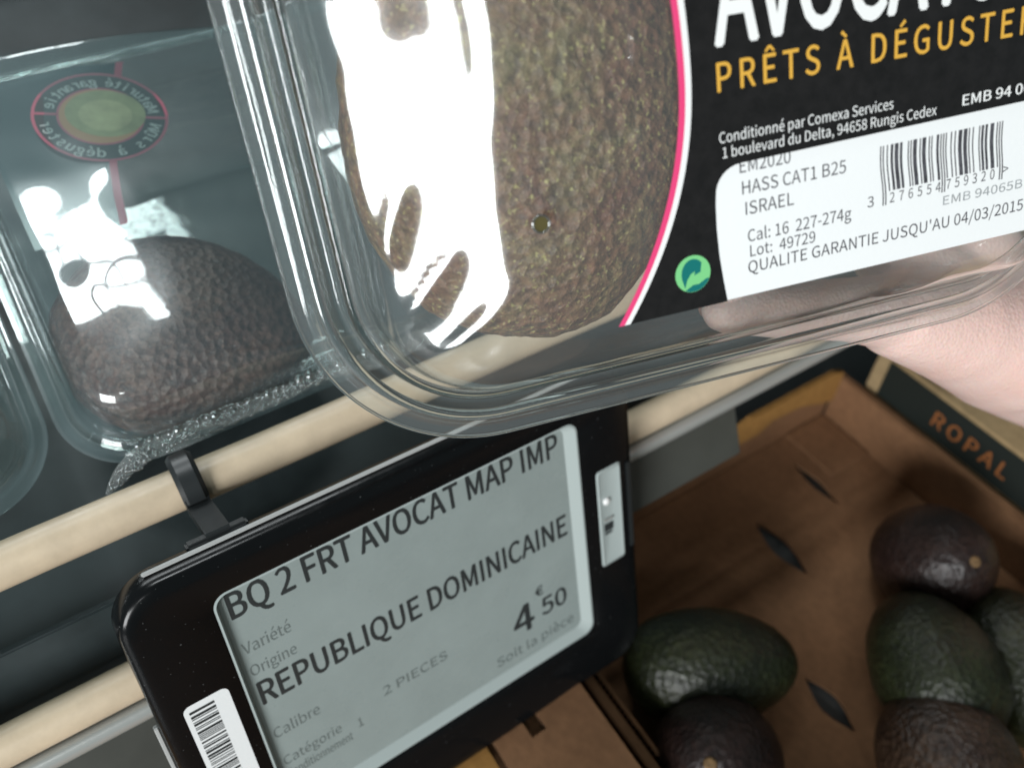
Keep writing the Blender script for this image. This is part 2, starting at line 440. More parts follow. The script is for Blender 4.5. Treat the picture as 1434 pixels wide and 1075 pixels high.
def skin_mat():
    m, nt, out = new_mat('pink_skin')
    b = nd(nt, 'ShaderNodeBsdfPrincipled'); b.inputs['Roughness'].default_value = 0.48
    tc = nd(nt, 'ShaderNodeTexCoord')
    n1 = nd(nt, 'ShaderNodeTexNoise', i_Scale=40.0, i_Detail=5.0)
    n2 = nd(nt, 'ShaderNodeTexVoronoi', i_Scale=850.0)
    n3 = nd(nt, 'ShaderNodeTexNoise', i_Scale=260.0, i_Detail=4.0)
    mp = nd(nt, 'ShaderNodeMapping'); mp.inputs['Scale'].default_value = (1, 3.5, 1)
    nt.links.new(tc.outputs['Object'], mp.inputs[0])
    nt.links.new(tc.outputs['Object'], n1.inputs['Vector']); nt.links.new(tc.outputs['Object'], n2.inputs['Vector'])
    nt.links.new(mp.outputs[0], n3.inputs['Vector'])
    nt.links.new(ramp(nt, n1.outputs['Fac'], [(0.3, (0.76, 0.53, 0.47)), (0.7, (0.84, 0.63, 0.57))]), b.inputs['Base Color'])
    add = nd(nt, 'ShaderNodeMath', operation='ADD')
    nt.links.new(n2.outputs['Distance'], add.inputs[0]); nt.links.new(n3.outputs['Fac'], add.inputs[1])
    bp = nd(nt, 'ShaderNodeBump', i_Strength=0.35, i_Distance=0.0006)
    nt.links.new(add.outputs[0], bp.inputs['Height']); nt.links.new(bp.outputs[0], b.inputs['Normal'])
    b.inputs['Subsurface Weight'].default_value = 0.35
    b.inputs['Subsurface Radius'].default_value = (0.005, 0.0018, 0.001)
    b.inputs['Subsurface Scale'].default_value = 1.0
    nt.links.new(b.outputs[0], out.inputs[0])
    return m
M['skin'] = skin_mat()

# ------------------------------------------------------------------ the counter below everything
V, Fc = box_vf(-0.8, 1.0, -0.6, 0.9, -0.03, 0.0)
tag(flat_obj('counter', V, Fc, M['counter'], None, mm=False), 'dark grey display counter under the cartons and the rack', None, None, 'structure')

# ------------------------------------------------------------------ display rack
RACK = P(250, 685, 0.262)                      # centre of the upper rail at the clip
DN = Vector((0, -0.42261826, -0.90630779))     # down along the rail plane
NV = Vector((0, -0.90630779, 0.42261826))      # towards the shopper
rack = frame('display_rack', RACK, Vector((1, 0, 0)), -DN, NV, 'sloping display rack with two cream round front rails and a steel bar', 'rack')
X0, X1 = -240, 560
for yy, rr in ((0, 6.7), (-55, 6.4)):
    path = [(X0 + (X1 - X0) * k / 24, yy + 0.25 * math.sin(k * 1.3), 0.2 * math.cos(k * 0.9)) for k in range(25)]
    V, Fc = tube_vf(path, rr, 28)
    auto_smooth(mesh_obj('rail', V, Fc, M['rail'], rack), 50)
V, Fc = tube_vf([(X0, -66.5, 0), (X1, -66.5, 0)], 3.6, 24)
auto_smooth(mesh_obj('steel_bar', V, Fc, M['steel'], rack), 50)
bevel_box('price_strip', X0, 226, -98, -71, -6, -3.5, 0.6, M['strip'], rack)
bevel_box('front_panel', X0, X1, -66, -36, -22, -18, 0.6, M['tray_black'], rack)
for xx in (X0 - 8, X1 + 2):
    bevel_box('end_bracket', xx, xx + 6, -110, 14, -40, 9, 1.5, M['black_matte'], rack)
# sloping shelf the packs lie on
SA = math.radians(20)
F0 = P(310, 590, 0.282)                        # near seal of the lying pack
BX, BY, BZ = Vector((1, 0, 0)), Vector((0, math.cos(SA), math.sin(SA))), Vector((0, -math.sin(SA), math.cos(SA)))
def in_frame(pt, O, A, B, C):
    d = pt - O
    return (d.dot(A) * 1000, d.dot(B) * 1000, d.dot(C) * 1000)
def slab(name, parent, PA, x0, x1, y0, y1, z0, z1, mat):
    """a box given in the lying-pack frame, stored in the rack's frame"""
    V, Fc = box_vf(x0, x1, y0, y1, z0, z1)
    W = [F0 + BX * v[0] * .001 + BY * v[1] * .001 + BZ * v[2] * .001 for v in V]
    return flat_obj(name, [in_frame(w, RACK, Vector((1, 0, 0)), -DN, NV) for w in W], Fc, mat, parent)
slab('shelf_board', rack, None, -262, 535, -34, 330, -50, -44, M['tray_black'])
slab('back_board', rack, None, -262, 535, 330, 336, -50, 60, M['tray_black'])

# ------------------------------------------------------------------ clear blister pack shapes
def refine(prof, step=0.8):
    """Catmull-Rom through the profile points"""
    out = []
    for i in range(len(prof) - 1):
        p0, p1, p2, p3 = prof[max(0, i - 1)], prof[i], prof[i + 1], prof[min(len(prof) - 1, i + 2)]
        n = max(1, round((p2[0] - p1[0]) / step))
        for k in range(n):
            t = k / n
            m1 = (p2[1] - p0[1]) / max(.01, p2[0] - p0[0]) * (p2[0] - p1[0]); m2 = (p3[1] - p1[1]) / max(.01, p3[0] - p1[0]) * (p2[0] - p1[0])
            z = (2 * t ** 3 - 3 * t * t + 1) * p1[1] + (t ** 3 - 2 * t * t + t) * m1 + (-2 * t ** 3 + 3 * t * t) * p2[1] + (t ** 3 - t * t) * m2
            out.append((p1[0] + (p2[0] - p1[0]) * t, z))
    return out + [prof[-1]]
def shell_vf(x0, x1, y0, y1, r, prof, seed, amp=0.5, extra=None, ribs=0.0):
    loops = []
    prof = refine(prof)
    for d, z in prof:
        pts = rrect_dense(x0 + d, x1 - d, y0 + d, y1 - d, max(r - d, 7))
        L = []
        n = len(pts)
        for k, (x, y) in enumerate(pts):
            zz = z
            if 15 < d < 34 and ribs:
                cx, cy = (x0 + x1) / 2, (y0 + y1) / 2
                zz += ribs * noise.noise(Vector((x * .09 + seed, y * .09, 0))) * 1.6 * math.sin((d - 15) / 19 * math.pi)
            if d > 4:
                zz += amp * noise.noise(Vector((x * .03 + seed, y * .03, d * .02)))
            if extra: zz = extra(x, y, d, zz)
            L.append((x, y, zz))
        loops.append(L)
    return loft(loops, False, True)

TOP_PROF = [(0, 0), (2, 0.1), (3.4, 0.1), (4.2, .7), (5.0, 1.9), (6.0, 2.9), (7.2, 3.3), (8.4, 2.9), (9.3, 1.9), (10, .8), (10.7, .3), (11.4, .7), (12.1, 2.0), (13.0, 3.9), (14.0, 5.2), (15.2, 5.9), (16.2, 6.3), (17.2, 8.6),
            (18.2, 12.5), (19.6, 16.5), (21.5, 20), (24, 23), (27, 25.4), (30, 27.0), (33, 28.1), (36, 28.8), (40, 29.3), (42.5, 29.5), (45, 29.6), (47.5, 29.7), (50, 29.7), (52.5, 29.7), (55, 29.7), (57.5, 29.7), (60, 29.7), (65, 29.7), (70, 29.7), (74, 29.7)]
BOT_PROF = [(0.6, -0.9), (3, -1.0), (4.5, -.6), (5.6, .4), (7.2, 1.3), (8.8, .4), (10, -.9), (12, -1.2), (13, -2.2), (14.2, -2.4), (16, -4), (19, -12), (23, -22), (28, -30), (34, -35), (42, -37.5), (55, -38), (70, -38)]

def avocado(loc, axis, length, dia, seed, mat, label, group, wide=1.0, res=(64, 48), lump=1.0, ref=None):
    """pear-shaped fruit, stem end along +axis; sizes in mm"""
    ax = Vector(axis).normalized()
    ref = Vector(ref) if ref is not None else (Vector((0, 0, 1)) if abs(ax.z) < 0.9 else Vector((0, 1, 0)))
    u = (ref - ax * ref.dot(ax)).normalized(); w = ax.cross(u)
    t = frame('avocado', loc, u, w, ax, label, 'avocado', group)
    nu, nv = res
    V, Fc = [], []
    for j in range(nv + 1):
        th = math.pi * j / nv
        zc = -math.cos(th)
        for i in range(nu):
            ph = 2 * math.pi * i / nu
            neck = 1.0 - 0.16 * (1 + zc) ** 1.6 / 3.0 + 0.03 * (1 - zc)
            rr = math.sin(th) ** 0.92 * dia / 2 * neck
            v = Vector((rr * math.cos(ph), rr * math.sin(ph) * wide, zc * length / 2))
            q = v * .035 + Vector((seed * 7.1, 0, 0))
            s = 1 + lump * (0.030 * noise.noise(q) + 0.010 * noise.noise(q * 5) + 0.006 * noise.noise(q * 11))
            V.append(tuple(v * s))
    for j in range(nv):
        for i in range(nu):
            a, b = j * nu + i, j * nu + (i + 1) % nu
            Fc.append((a, b, b + nu, a + nu))
    me = mesh_obj('skin', V, Fc, mat, t)
    bm = bmesh.new(); bm.from_mesh(me.data); bmesh.ops.remove_doubles(bm, verts=bm.verts, dist=1e-6); bm.to_mesh(me.data); bm.free()
    top = V[-1][2]
    loops = [[(r * math.cos(2 * math.pi * k / 10) * (1 + .2 * math.sin(k * 3.1 + seed)), r * math.sin(2 * math.pi * k / 10), z) for k in range(10)]
             for r, z in ((3.0, top - 1.4), (2.7, top + 0.1), (1.9, top + 0.5), (0.8, top + 0.6))]
    V, Fc = loft(loops, False, True)
    mesh_obj('stem_end', V, Fc, M['nub'], t)
    return t

# ------------------------------------------------------------------ the held pack
PA = Vector((0.95773043, -0.28202759, 0.05668203))
PB = Vector((0.06622468, 0.40790721, 0.91061847))
PC = Vector((-0.27994054, -0.86837328, 0.40934233))
PO = P(1000, 420, 0.188)                       # lower edge of the label, on the pack's top face
def pk(x, y, z): return PO + PA * (x * .001) + PB * (y * .001) + PC * (z * .001)
pack = frame('avocado_pack', PO, PA, PB, PC, 'clear plastic avocado pack with black label, held up in the hand', 'fruit pack')
PX0, PX1, PY0, PY1 = -91, 132, -35, 127
def smooth(a, b, x):
    t = max(0, min(1, (x - a) / (b - a))); return t * t * (3 - 2 * t)
def smin(a, b, k=3.0):
    h = max(0, min(1, .5 + .5 * (b - a) / k)); return b + (a - b) * h - k * h * (1 - h)
def lid_top(x, y):
    q = -40 - x
    sl = 0.36 * 0.5 * (q + math.sqrt(q * q + 16))            # the side over the fruit is a broad sloping facet
    cr = 0
    for ox, oy, deg, r0, r1, hh in ((-66, -13, 8, 8, 44, .9), (-66, -13, 22, 5, 46, 1.35), (-68, -6, 34, 6, 40, 1.3), (-70, 4, 48, 5, 30, 1.0), (-72, 14, 66, 4, 30, .9), (-60, -16, 12, 10, 40, .8)):
        c, q = math.cos(math.radians(deg)), math.sin(math.radians(deg))
        u, w = (x - ox) * c + (y - oy) * q, -(x - ox) * q + (y - oy) * c      # along and across a crease fanning from the corner
        if u < 0 or u > r1: continue
        e = smooth(r0 - 5, r0 + 5, u) * smooth(r1, r1 * .5, u); dw = w / (1.7 + .06 * u)
        cr += hh * e * math.exp(-dw * dw)
    nz = 1.15 * noise.noise(Vector((x * .045, y * .04, 3))) + .35 * noise.noise(Vector((x * .11, y * .09, 7)))
    return cr - 0.6 + 2.4 * math.exp(-((x + 35) / 10) ** 2) - sl - 0.035 * (y - 25) * smooth(-34, -50, x) + nz * smooth(-28, -44, x)
def bulge(x, y, d, z):
    if x > -14: return min(z, -0.6)
    return smin(z, lid_top(x, y)) if d > 12 else z
V, Fc = shell_vf(PX0, PX1, PY0, PY1, 46, [(d, z - 30.3) for d, z in TOP_PROF], 3.0, 0.55, bulge, 0.9)
mesh_obj('lid', V, Fc, M['shell'], pack)
V, Fc = shell_vf(PX0, PX1, PY0, PY1, 46, [(d, z - 30.3) for d, z in BOT_PROF], 8.0, 0.4, None, 0.6)
mesh_obj('tray', V, Fc, M['shell_back'], pack)
def closed_tube(name, pts, r, mat, par, seg=10):
    n = len(pts); loops = []
    for k in range(n):
        p = Vector(pts[k]); t = (Vector(pts[(k + 1) % n]) - Vector(pts[k - 1])).normalized()
        u = Vector((0, 0, 1)); w = t.cross(u).normalized()
        loops.append([tuple(p + (w * math.cos(2 * math.pi * q / seg) + u * math.sin(2 * math.pi * q / seg)) * r * (1 + .12 * noise.noise(p * .08))) for q in range(seg)])
    loops.append(loops[0])
    V, Fc = loft(loops)
    o = mesh_obj(name, V, Fc, mat, par)
    bm = bmesh.new(); bm.from_mesh(o.data); bmesh.ops.remove_doubles(bm, verts=bm.verts, dist=1e-7); bmesh.ops.recalc_face_normals(bm, faces=bm.faces); bm.to_mesh(o.data); bm.free()
    return o
for d, z, r in ((7.2, 1.5, 1.45), (13.8, 4.2, 1.2), (0.4, -0.4, 0.42)):
    closed_tube('rim_bead', [(x, y, z - 30.3) for x, y in rrect_dense(PX0 + d, PX1 - d, PY0 + d, PY1 - d, 46 - d)], r, M['solid_clear'], pack)
# vent hole: a raised rolled rim on the lid
VH = (-37.1, 25.0)
vz = lid_top(VH[0], VH[1]) + 0.1
ring = [[(VH[0] + (1.75 + .28 * math.cos(a)) * math.cos(p), VH[1] + (1.75 + .28 * math.cos(a)) * math.sin(p), vz + .28 * math.sin(a)) for p in [2 * math.pi * k / 24 for k in range(24)]]
        for a in [2 * math.pi * q / 8 for q in range(9)]]
V, Fc = loft(ring)
vent = mesh_obj('vent_hole', V, Fc, M['bead'], pack)
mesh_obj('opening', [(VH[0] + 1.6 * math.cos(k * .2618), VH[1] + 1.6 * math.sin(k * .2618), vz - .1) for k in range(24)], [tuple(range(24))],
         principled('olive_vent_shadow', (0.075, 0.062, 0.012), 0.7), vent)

# label with a window for the sticker
def arc_left(y):
    return -5.2 - 0.0052 * abs(y - 49) ** 2.08 if y < 49 else -5.2 - 0.0030 * abs(y - 49) ** 2.05
ys = [-0.8 + (92.8) * k / 40 for k in range(41)]
LR = 98.0
left = [(arc_left(y), y) for y in ys]
right = [(LR - (arc_left(y) + 5.2) , y) for y in ys]
def inset(pts, d): return [(x + d, y) for x, y in pts]
win = []
for k in range(9):
    a = math.radians(270 - 0 - 180 + 90 * k / 8)       # rounded upper left corner of the window
    win.append((7.4 + 6.0 * math.cos(a), 22.9 + 5.8 * math.sin(a)))
win = win[::-1]
window_edge = [(2.9, -0.8), (2.2, 4), (1.5, 10), (1.2, 16), (1.25, 21)] + win[0:] if win[0][0] < win[-1][0] else [(2.9, -0.8), (2.2, 4), (1.5, 10), (1.2, 16), (1.25, 21)] + win[::-1]
outline = inset(left, 2.7)[::-1] + window_edge + [(40, 29.1), (92, 29.6), (92, -0.8)] + [p for p in inset(right, -2.7)] 
label = sheet('label', [outline], M['label_black'], pack, 0.62)
def band(pts, d0, d1, z, nm, mat, sgn=1):
    V = [(x + sgn * d0, y, z) for x, y in pts] + [(x + sgn * d1, y, z) for x, y in pts]
    n = len(pts)
    return flat_obj(nm, V, [(k, k + 1, k + 1 + n, k + n) for k in range(n - 1)], mat, label)
band(left, 0, 1.4, 0.62, 'pink_border', M['label_pink']); band(left, 1.4, 2.7, 0.62, 'white_border', M['label_white'])
band(right, 0, 1.4, 0.62, 'pink_border', M['label_pink'], -1); band(right, 1.4, 2.7, 0.62, 'white_border', M['label_white'], -1)
Z = 0.75
text('headline_lettering', 'AVOCATS', 2.8, 68, 52.4, 18, M['label_white'], label, Z, bold=0.022)
text('tagline_lettering', 'PRÊTS À DÉGUSTER', 2.9, 77.0, 43.6, 5.5, M['label_gold'], label, Z, bold=0.014, spacing=1.12)
text('address_lettering', 'Conditionné par Comexa Services', 2.8, 43.2, 33.5, 2.15, M['label_white'], label, Z)
text('address_lettering', '1 boulevard du Delta, 94658 Rungis Cedex', 3.4, 53.9, 30.4, 2.15, M['label_white'], label, Z)
text('code_lettering', 'EMB 94 065 A', 60.3, 83, 31.2, 2.2, M['label_white'], label, Z, bold=0.012)
# sticker behind the window
sticker = sheet('sticker', [rrect(-1, 93.5, -0.6, 31, 1.0, 4)], M['paper'], pack, 0.36)
Zs = 0.46
text('cut_off_lettering', 'EM2020', 7.2, 19, 26.6, 2.75, M['ink'], sticker, Zs)
text('variety_lettering', 'HASS CAT1 B25', 7.6, 32.2, 22.0, 2.75, M['ink'], sticker, Zs)
text('origin_lettering', 'ISRAEL', 8.2, 19.6, 17.5, 2.75, M['ink'], sticker, Zs)
text('calibre_lettering', 'Cal: 16  227-274g', 8.5, 33.6, 11.5, 2.6, M['ink'], sticker, Zs)
text('lot_lettering', 'Lot:  49729', 8.9, 24.7, 8.1, 2.5, M['ink'], sticker, Zs)
text('date_lettering', "QUALITE GARANTIE JUSQU'AU 04/03/2015", 8.3, 78.7, 4.5, 2.6, M['ink'], sticker, Zs)
text('code_lettering', 'EMB 94065B', 57, 78, 9.9, 2.0, M['ink_faint'], sticker, Zs)
text('barcode_digits', '3', 37.6, 39.2, 13.2, 2.3, M['ink'], sticker, Zs)
text('barcode_digits', '276554', 43.2, 56.2, 13.2, 2.2, M['ink'], sticker, Zs, spacing=1.25)
text('barcode_digits', '759320', 57.6, 70.2, 13.4, 2.2, M['ink'], sticker, Zs, spacing=1.25)
text('barcode_digits', '>', 72.4, 73.8, 14.0, 2.2, M['ink'], sticker, Zs)
Lc = {'L': ['0001101','0011001','0010011','0111101','0100011','0110001','0101111','0111011','0110111','0001011']}
def ean(first, a, b):
    par = ['LLLLLL','LLGLGG','LLGGLG','LLGGGL','LGLLGG','LGGLLG','LGGGLL','LGLGLG','LGLGGL','LGGLGL'][first]
    R = lambda s: ''.join('1' if c == '0' else '0' for c in s)
    s = '101'
    for ch, p in zip(a, par):
        l = Lc['L'][int(ch)]; s += l if p == 'L' else R(l)[::-1]
    s += '01010'
    for ch in b: s += R(Lc['L'][int(ch)])
    return s + '101'
code = ean(3, '276554', '759320')
V, Fc = [], []
x, mod = 40.4, 31.0 / 95
i = 0
while i < 95:
    if code[i] == '1':
        j = i
        while j < 95 and code[j] == '1': j += 1
        guard = i < 3 or i >= 92 or 45 <= i < 50
        xa, xb = x + i * mod, x + j * mod - .02
        yb = 12.9 if guard else 15.9
        b = len(V)
        # the paper is not quite flat: the bars lean and sway a little
        for q in range(7):
            yy = yb + (26.0 - yb) * q / 6
            sw = 1.5 * (26 - yy) / 11 * 0.55 + 0.18 * math.sin(yy * .5)
            V += [(xa + sw, yy, Zs), (xb + sw, yy, Zs)]
            if q: Fc.append((b + 2 * q - 2, b + 2 * q - 1, b + 2 * q + 1, b + 2 * q))
        i = j
    else: i += 1
flat_obj('barcode', V, Fc, M['ink'], sticker)
# two-arrow recycling dot
EC, ER = (-4.9, 7.3), 4.1
dot = flat_obj('recycling_emblem', [(EC[0] + ER * math.cos(k * math.pi / 24), EC[1] + ER * math.sin(k * math.pi / 24), 0.74) for k in range(48)], [tuple(range(48))], M['green_light'], pack)
def crescent(sgn):
    A = []
    for k in range(15):
        t = k / 14; a = math.radians(205 - 165 * t)
        A.append((ER * .66 * math.cos(a) * 1.0, ER * .80 * math.sin(a)))
    Bp = [(ER * .42, ER * .02), (ER * .05, -ER * .10), (ER * .12, ER * .12), (-ER * .12, ER * .02), (-ER * .36, -ER * .30), (-ER * .50, -ER * .72)]
    pts = A + Bp
    return [(EC[0] + sgn * p[0], EC[1] + sgn * p[1]) for p in pts]
sheet('dark_arrow', [crescent(1)], M['green_dark'], dot, 0.80)
pts = [(ER * .98 * math.cos(math.radians(a)), ER * .98 * math.sin(math.radians(a))) for a in range(-120, -18, 8)]
pts += [(ER * .72, -ER * .40), (ER * .30, -ER * .62), (-ER * .05, -ER * .62)]
sheet('dark_arrow', [[(EC[0] + p[0], EC[1] + p[1]) for p in pts]], M['green_dark'], dot, 0.80)

avocado(pk(-27.5, 48, -36.5), PB * 0.97 + PA * 0.10, 120, 58, 1.3, M['avo_near'], 'green brown speckled avocado beside the black label inside the held pack', None, wide=1.5, res=(120, 96), ref=PC, lump=1.2)
avocado(pk(64, 49, -36), PB * 0.98 - PA * 0.12, 102, 58, 4.1, M['avo_near'], 'speckled avocado behind the black label inside the held pack', None, wide=1.2, ref=PC)

# ------------------------------------------------------------------ packs lying on the rack
BPX0, BPX1, BPY0, BPY1 = -46, 176, -3.5, 168
LYING_PROF = [(0, 0), (2, 0), (3, .8), (4, 1.2), (5, .8), (6, .2), (7, 3), (8, 9), (9, 14), (10, 17.5), (11.5, 20), (13.5, 22.5), (16, 25), (18, 27), (20, 29)] + [(22.5 + 2.5 * k, 31) for k in range(26)]
def film_z(x, y, s=2.2):
    """height of the loose film over a lying pack (mm above its rim), away from the sides"""
    v = 23.5
    q = y - 96; v -= 0.05 * 0.5 * (q + math.sqrt(q * q + 30))      # falls away over the label
    q = x - 8; v -= 0.22 * 0.5 * (q + math.sqrt(q * q + 40)) * smooth(120, 60, x)
    v += 0.7 * noise.noise(Vector((x * .028 + s, y * .028, 0.3))) + .3 * noise.noise(Vector((x * .07, y * .06 + s, 1.7))) 
    return v
def wrinkle(s):
    def f(x, y, d, z):
        return smin(z, film_z(x, y, s), 4.0) if d > 6.5 else z
    return f
def lying_pack(ox, oy, seed, label, with_print=True, rot=0.0):
    o = F0 + BX * (ox * .001) + BY * (oy * .001)
    a = BX * math.cos(rot) + BY * math.sin(rot); b = -BX * math.sin(rot) + BY * math.cos(rot)
    t = frame('avocado_pack', o, a, b, BZ, label, 'fruit pack')
    V, Fc = shell_vf(BPX0, BPX1, BPY0, BPY1, 26, LYING_PROF, seed, 0.5, wrinkle(seed), 0.0)
    # finer top so that the film can ripple
    lid = mesh_obj('lid', V, Fc, M['pack_film'], t)
    V, Fc = shell_vf(BPX0, BPX1, BPY0, BPY1, 26, BOT_PROF, seed + 4, 0.4, None, 0.5)
    mesh_obj('tray', V, Fc, M['shell_back'], t)
    return t
back = lying_pack(0, 0, 2.2, 'avocado pack with mirrored round emblem lying behind the rail clip')
# near seal, embossed, with droplets caught along it
V, Fc = [], []
n = 60
for k in range(n + 1):
    x = -40 + 118 * k / n
    yb = -4.4 + .6 * math.sin(k * .35) + 2.2 * smooth(0, 30, x) - 3 * smooth(30, 60, x)
    yt = 2.2 + 0.4 * math.sin(k * .9)
    if x < -24:                                 # turns down round the corner of the pack
        q = (-24 - x) / 16
        yt -= 11 * q * q; yb -= 6 * q
    for q in range(5):
        V.append((x, yb + (yt - yb) * q / 4, 3.2 + 0.35 * math.sin(x * 1.7 + q * 2)))
for k in range(n):
    for q in range(4): Fc.append((k * 5 + q, k * 5 + q + 1, k * 5 + q + 6, k * 5 + q + 5))
mesh_obj('seal_strip', V, Fc, M['seal'], back)
rnd = random.Random(5)
V, Fc = [], []
def bead(cx, cy, cz, r):
    b = len(V)
    for j in range(1, 5):
        th = math.pi / 2 * j / 4
        for k in range(8): V.append((cx + r * math.sin(th) * math.cos(k * math.pi / 4), cy + r * math.sin(th) * math.sin(k * math.pi / 4), cz + r * .8 * math.cos(th)))
    V.append((cx, cy, cz + r * .8)); tp = len(V) - 1
    for k in range(8): Fc.append((tp, b + k, b + (k + 1) % 8))
    for j in range(3):
        for k in range(8):
            p, q = b + j * 8 + k, b + j * 8 + (k + 1) % 8
            Fc.append((p, q, q + 8, p + 8))
x = -26
while x < 62:
    r = rnd.choice((0.9, 1.1, 1.4, 1.8))
    bead(x, 1.9 + rnd.uniform(-.3, .3), 3.3, r); x += 2 * r + rnd.uniform(.1, 1.2)
for k in range(420):
    xx = rnd.uniform(-38, 60)
    yy = rnd.uniform(-4.0 + 2 * smooth(0, 30, xx), 1.4) - (8 * max(0, (-24 - xx) / 16))
    bead(xx, yy, 3.4, rnd.uniform(.25, .75))
tag(mesh_obj('droplets', V, Fc, M['bead'], back), None, None, None, 'stuff')
# dark label under the film, pink edge, round emblem printed for the other side (so it reads mirrored here)
edge = [(21, 144), (19, 139.3), (15.5, 130), (12, 120), (8.5, 112), (5.5, 105), (3.4, 99), (1.8, 93.5), (-1, 82), (-3.3, 69.7)]
def lzf(x, y): return film_z(x, y) - 1.6
def grid_label():
    V, Fc = [], []
    for (xe, y) in edge:
        for k in range(9):
            x = -30 + (xe + 30) * k / 8
            V.append((x, y, lzf(x, y)))
    for i in range(len(edge) - 1):
        for k in range(8): Fc.append((i * 9 + k, i * 9 + k + 1, i * 9 + k + 10, i * 9 + k + 9))
    return V, Fc
V, Fc = grid_label()
lab2 = mesh_obj('label', V, Fc, M['back_label'], back)
V = [(x, y, lzf(x, y) + .15) for x, y in edge] + [(x + 2.6, y, lzf(x + 2.6, y) + .15) for x, y in edge]
n = len(edge)
flat_obj('pink_border', V, [(k, k + 1, k + 1 + n, k + n) for k in range(n - 1)], M['emb_pink'], lab2)
MC, MR, MA = (7.2, 117.5), 22.0, math.radians(-18)
def em(x, y): return (MC[0] + x * math.cos(MA) - y * math.sin(MA), MC[1] + x * math.sin(MA) + y * math.cos(MA))
EGX, EGY = (lzf(22, 117.5) - lzf(-8, 117.5)) / 30, (lzf(7.2, 132) - lzf(7.2, 102)) / 30
EGZ = max(lzf(MC[0] + 20 * math.cos(q), MC[1] + 20 * math.sin(q)) - 20 * (EGX * math.cos(q) + EGY * math.sin(q)) for q in [k * .52 for k in range(12)])
def emz(x, y): return max(EGZ, lzf(*MC)) + EGX * (x - MC[0]) + EGY * (y - MC[1])
def disc(nm, r, z, mat, par, sx=1, cx=0, cy=0, n=48, wob=None):
    pts = []
    for k in range(n):
        a = 2 * math.pi * k / n
        rr = r * (wob(a) if wob else 1)
        e = em(cx + rr * sx * math.cos(a), cy + rr * math.sin(a)); pts.append((*e, emz(*e) + z))
    e = em(cx, cy); pts.append((*e, emz(*e) + z))
    return flat_obj(nm, pts, [(k, (k + 1) % n, n) for k in range(n)], mat, par)
emblem = disc('round_emblem', MR, 0.2, M['emb_pink'], back)
disc('ring_band', MR - 1.0, 0.24, M['emb_dark'], emblem)
for sgn in (-1, 1):
    V = [(*e, emz(*e) + .27) for e in (em(sgn * 13.5, -.5), em(sgn * 21.3, -.5), em(sgn * 21.3, .6), em(sgn * 13.5, .6))]
    flat_obj('divider', V, [(0, 1, 2, 3)], M['emb_pink'], emblem)
disc('centre_rim', 14.2, 0.27, M['emb_pink'], emblem)
disc('centre_disc', 13.4, 0.30, M['emb_orange'], emblem)
disc('fruit_picture', 11.6, 0.33, M['emb_green'], emblem, 1.12, 0.6, 0.2, wob=lambda a: 1 + .12 * math.sin(a + .6))
disc('fruit_heart', 7.8, 0.36, M['emb_green2'], emblem, 1.1, 1.0, -0.6, wob=lambda a: 1 + .14 * math.sin(a + .4))
def arc_text(nm, body, r, a0, a1, size, inner):
    V, Fc = [], []
    n = len(body)
    for k, ch in enumerate(body):
        if ch == ' ': continue
        tv, tf = text_verts(ch, 0.02)
        xs = [v[0] for v in tv]; mid = (min(xs) + max(xs)) / 2
        a = math.radians(a0 + (a1 - a0) * (k / (n - 1)))
        b = len(V)
        for v in tv:
            lx, ly = -(v[0] - mid) * size, v[1] * size           # mirrored
            if inner: X, Y = (r - ly) * math.cos(a) + lx * math.sin(a) * -1, (r - ly) * math.sin(a) + lx * math.cos(a)
            else: X, Y = (r + ly) * math.cos(a) + lx * math.sin(a), (r + ly) * math.sin(a) - lx * math.cos(a)
            e = em(X, Y); V.append((*e, emz(*e) + .28 + v[2] * .004))
        Fc += [tuple(b + q for q in f) for f in tf]
    return flat_obj(nm, V, Fc, M['emb_letter'], emblem)
arc_text('ring_lettering', 'Maturité garantie', 15.3, 14, 166, 5.4, False)
arc_text('ring_lettering', 'Mûrs à déguster', 19.9, -16, -164, 5.4, True)
avocado(F0 + BX * .003 + BY * .041 + BZ * -.010, BX * .85 + BY * -.40 + BZ * -0.05, 86, 58, 6.6, M['avo_purple'], 'purple brown avocado under the film of the lying pack', None, wide=1.28, res=(96, 72), ref=BZ, lump=1.2)
avocado(F0 + BX * .112 + BY * .075 + BZ * -.012, BY, 92, 50, 9.2, M['avo_purple'], 'purple avocado at the covered end of the lying pack', None, ref=BZ)
pack_left = lying_pack(-224, 2, 5.7, 'avocado pack lying under the bright roof reflection at the rack end')
avocado(F0 + BX * -.112 + BY * .085 + BZ * -.012, BY, 92, 50, 12.4, M['avo_dark'], 'dark avocado in the pack at the rack end', None, ref=BZ)
avocado(F0 + BX * -.186 + BY * .085 + BZ * -.012, BY, 92, 50, 13.4, M['avo_dark'], 'dark avocado at the outer side of the pack at the rack end', None, ref=BZ)

# ------------------------------------------------------------------ electronic shelf label
S = 0.955
EA = Vector((0.99627921, 0.03449987, -0.0789778)); EB = Vector((0.06423534, 0.31370719, 0.94734451)); EN = Vector((0.05745917, -0.9488928, 0.31032384))
ra = math.radians(0.9)
EA, EB = (EA * math.cos(ra) + EB * math.sin(ra)).normalized(), (EB * math.cos(ra) - EA * math.sin(ra)).normalized()
EO = CAM + (Vector((0.06380577, 0.14059515, 0.11785864)) - CAM) * S
esl = frame('electronic_shelf_label', EO, EA * S, EB * S, EN * S, 'black electronic price label with grey screen clipped to the rail', 'price label')
hx0, hx1, hy0, hy1 = -95, 96, -81, 66.5
sx0, sx1, sy0, sy1 = -69, 69.5, -53, 53
prof = [(2.2, -8.5), (0.6, -8.2), (0, -7), (0, -1.5), (0.5, 0.6), (1.6, 1.9), (3.2, 2.3), (5.0, 2.3)]
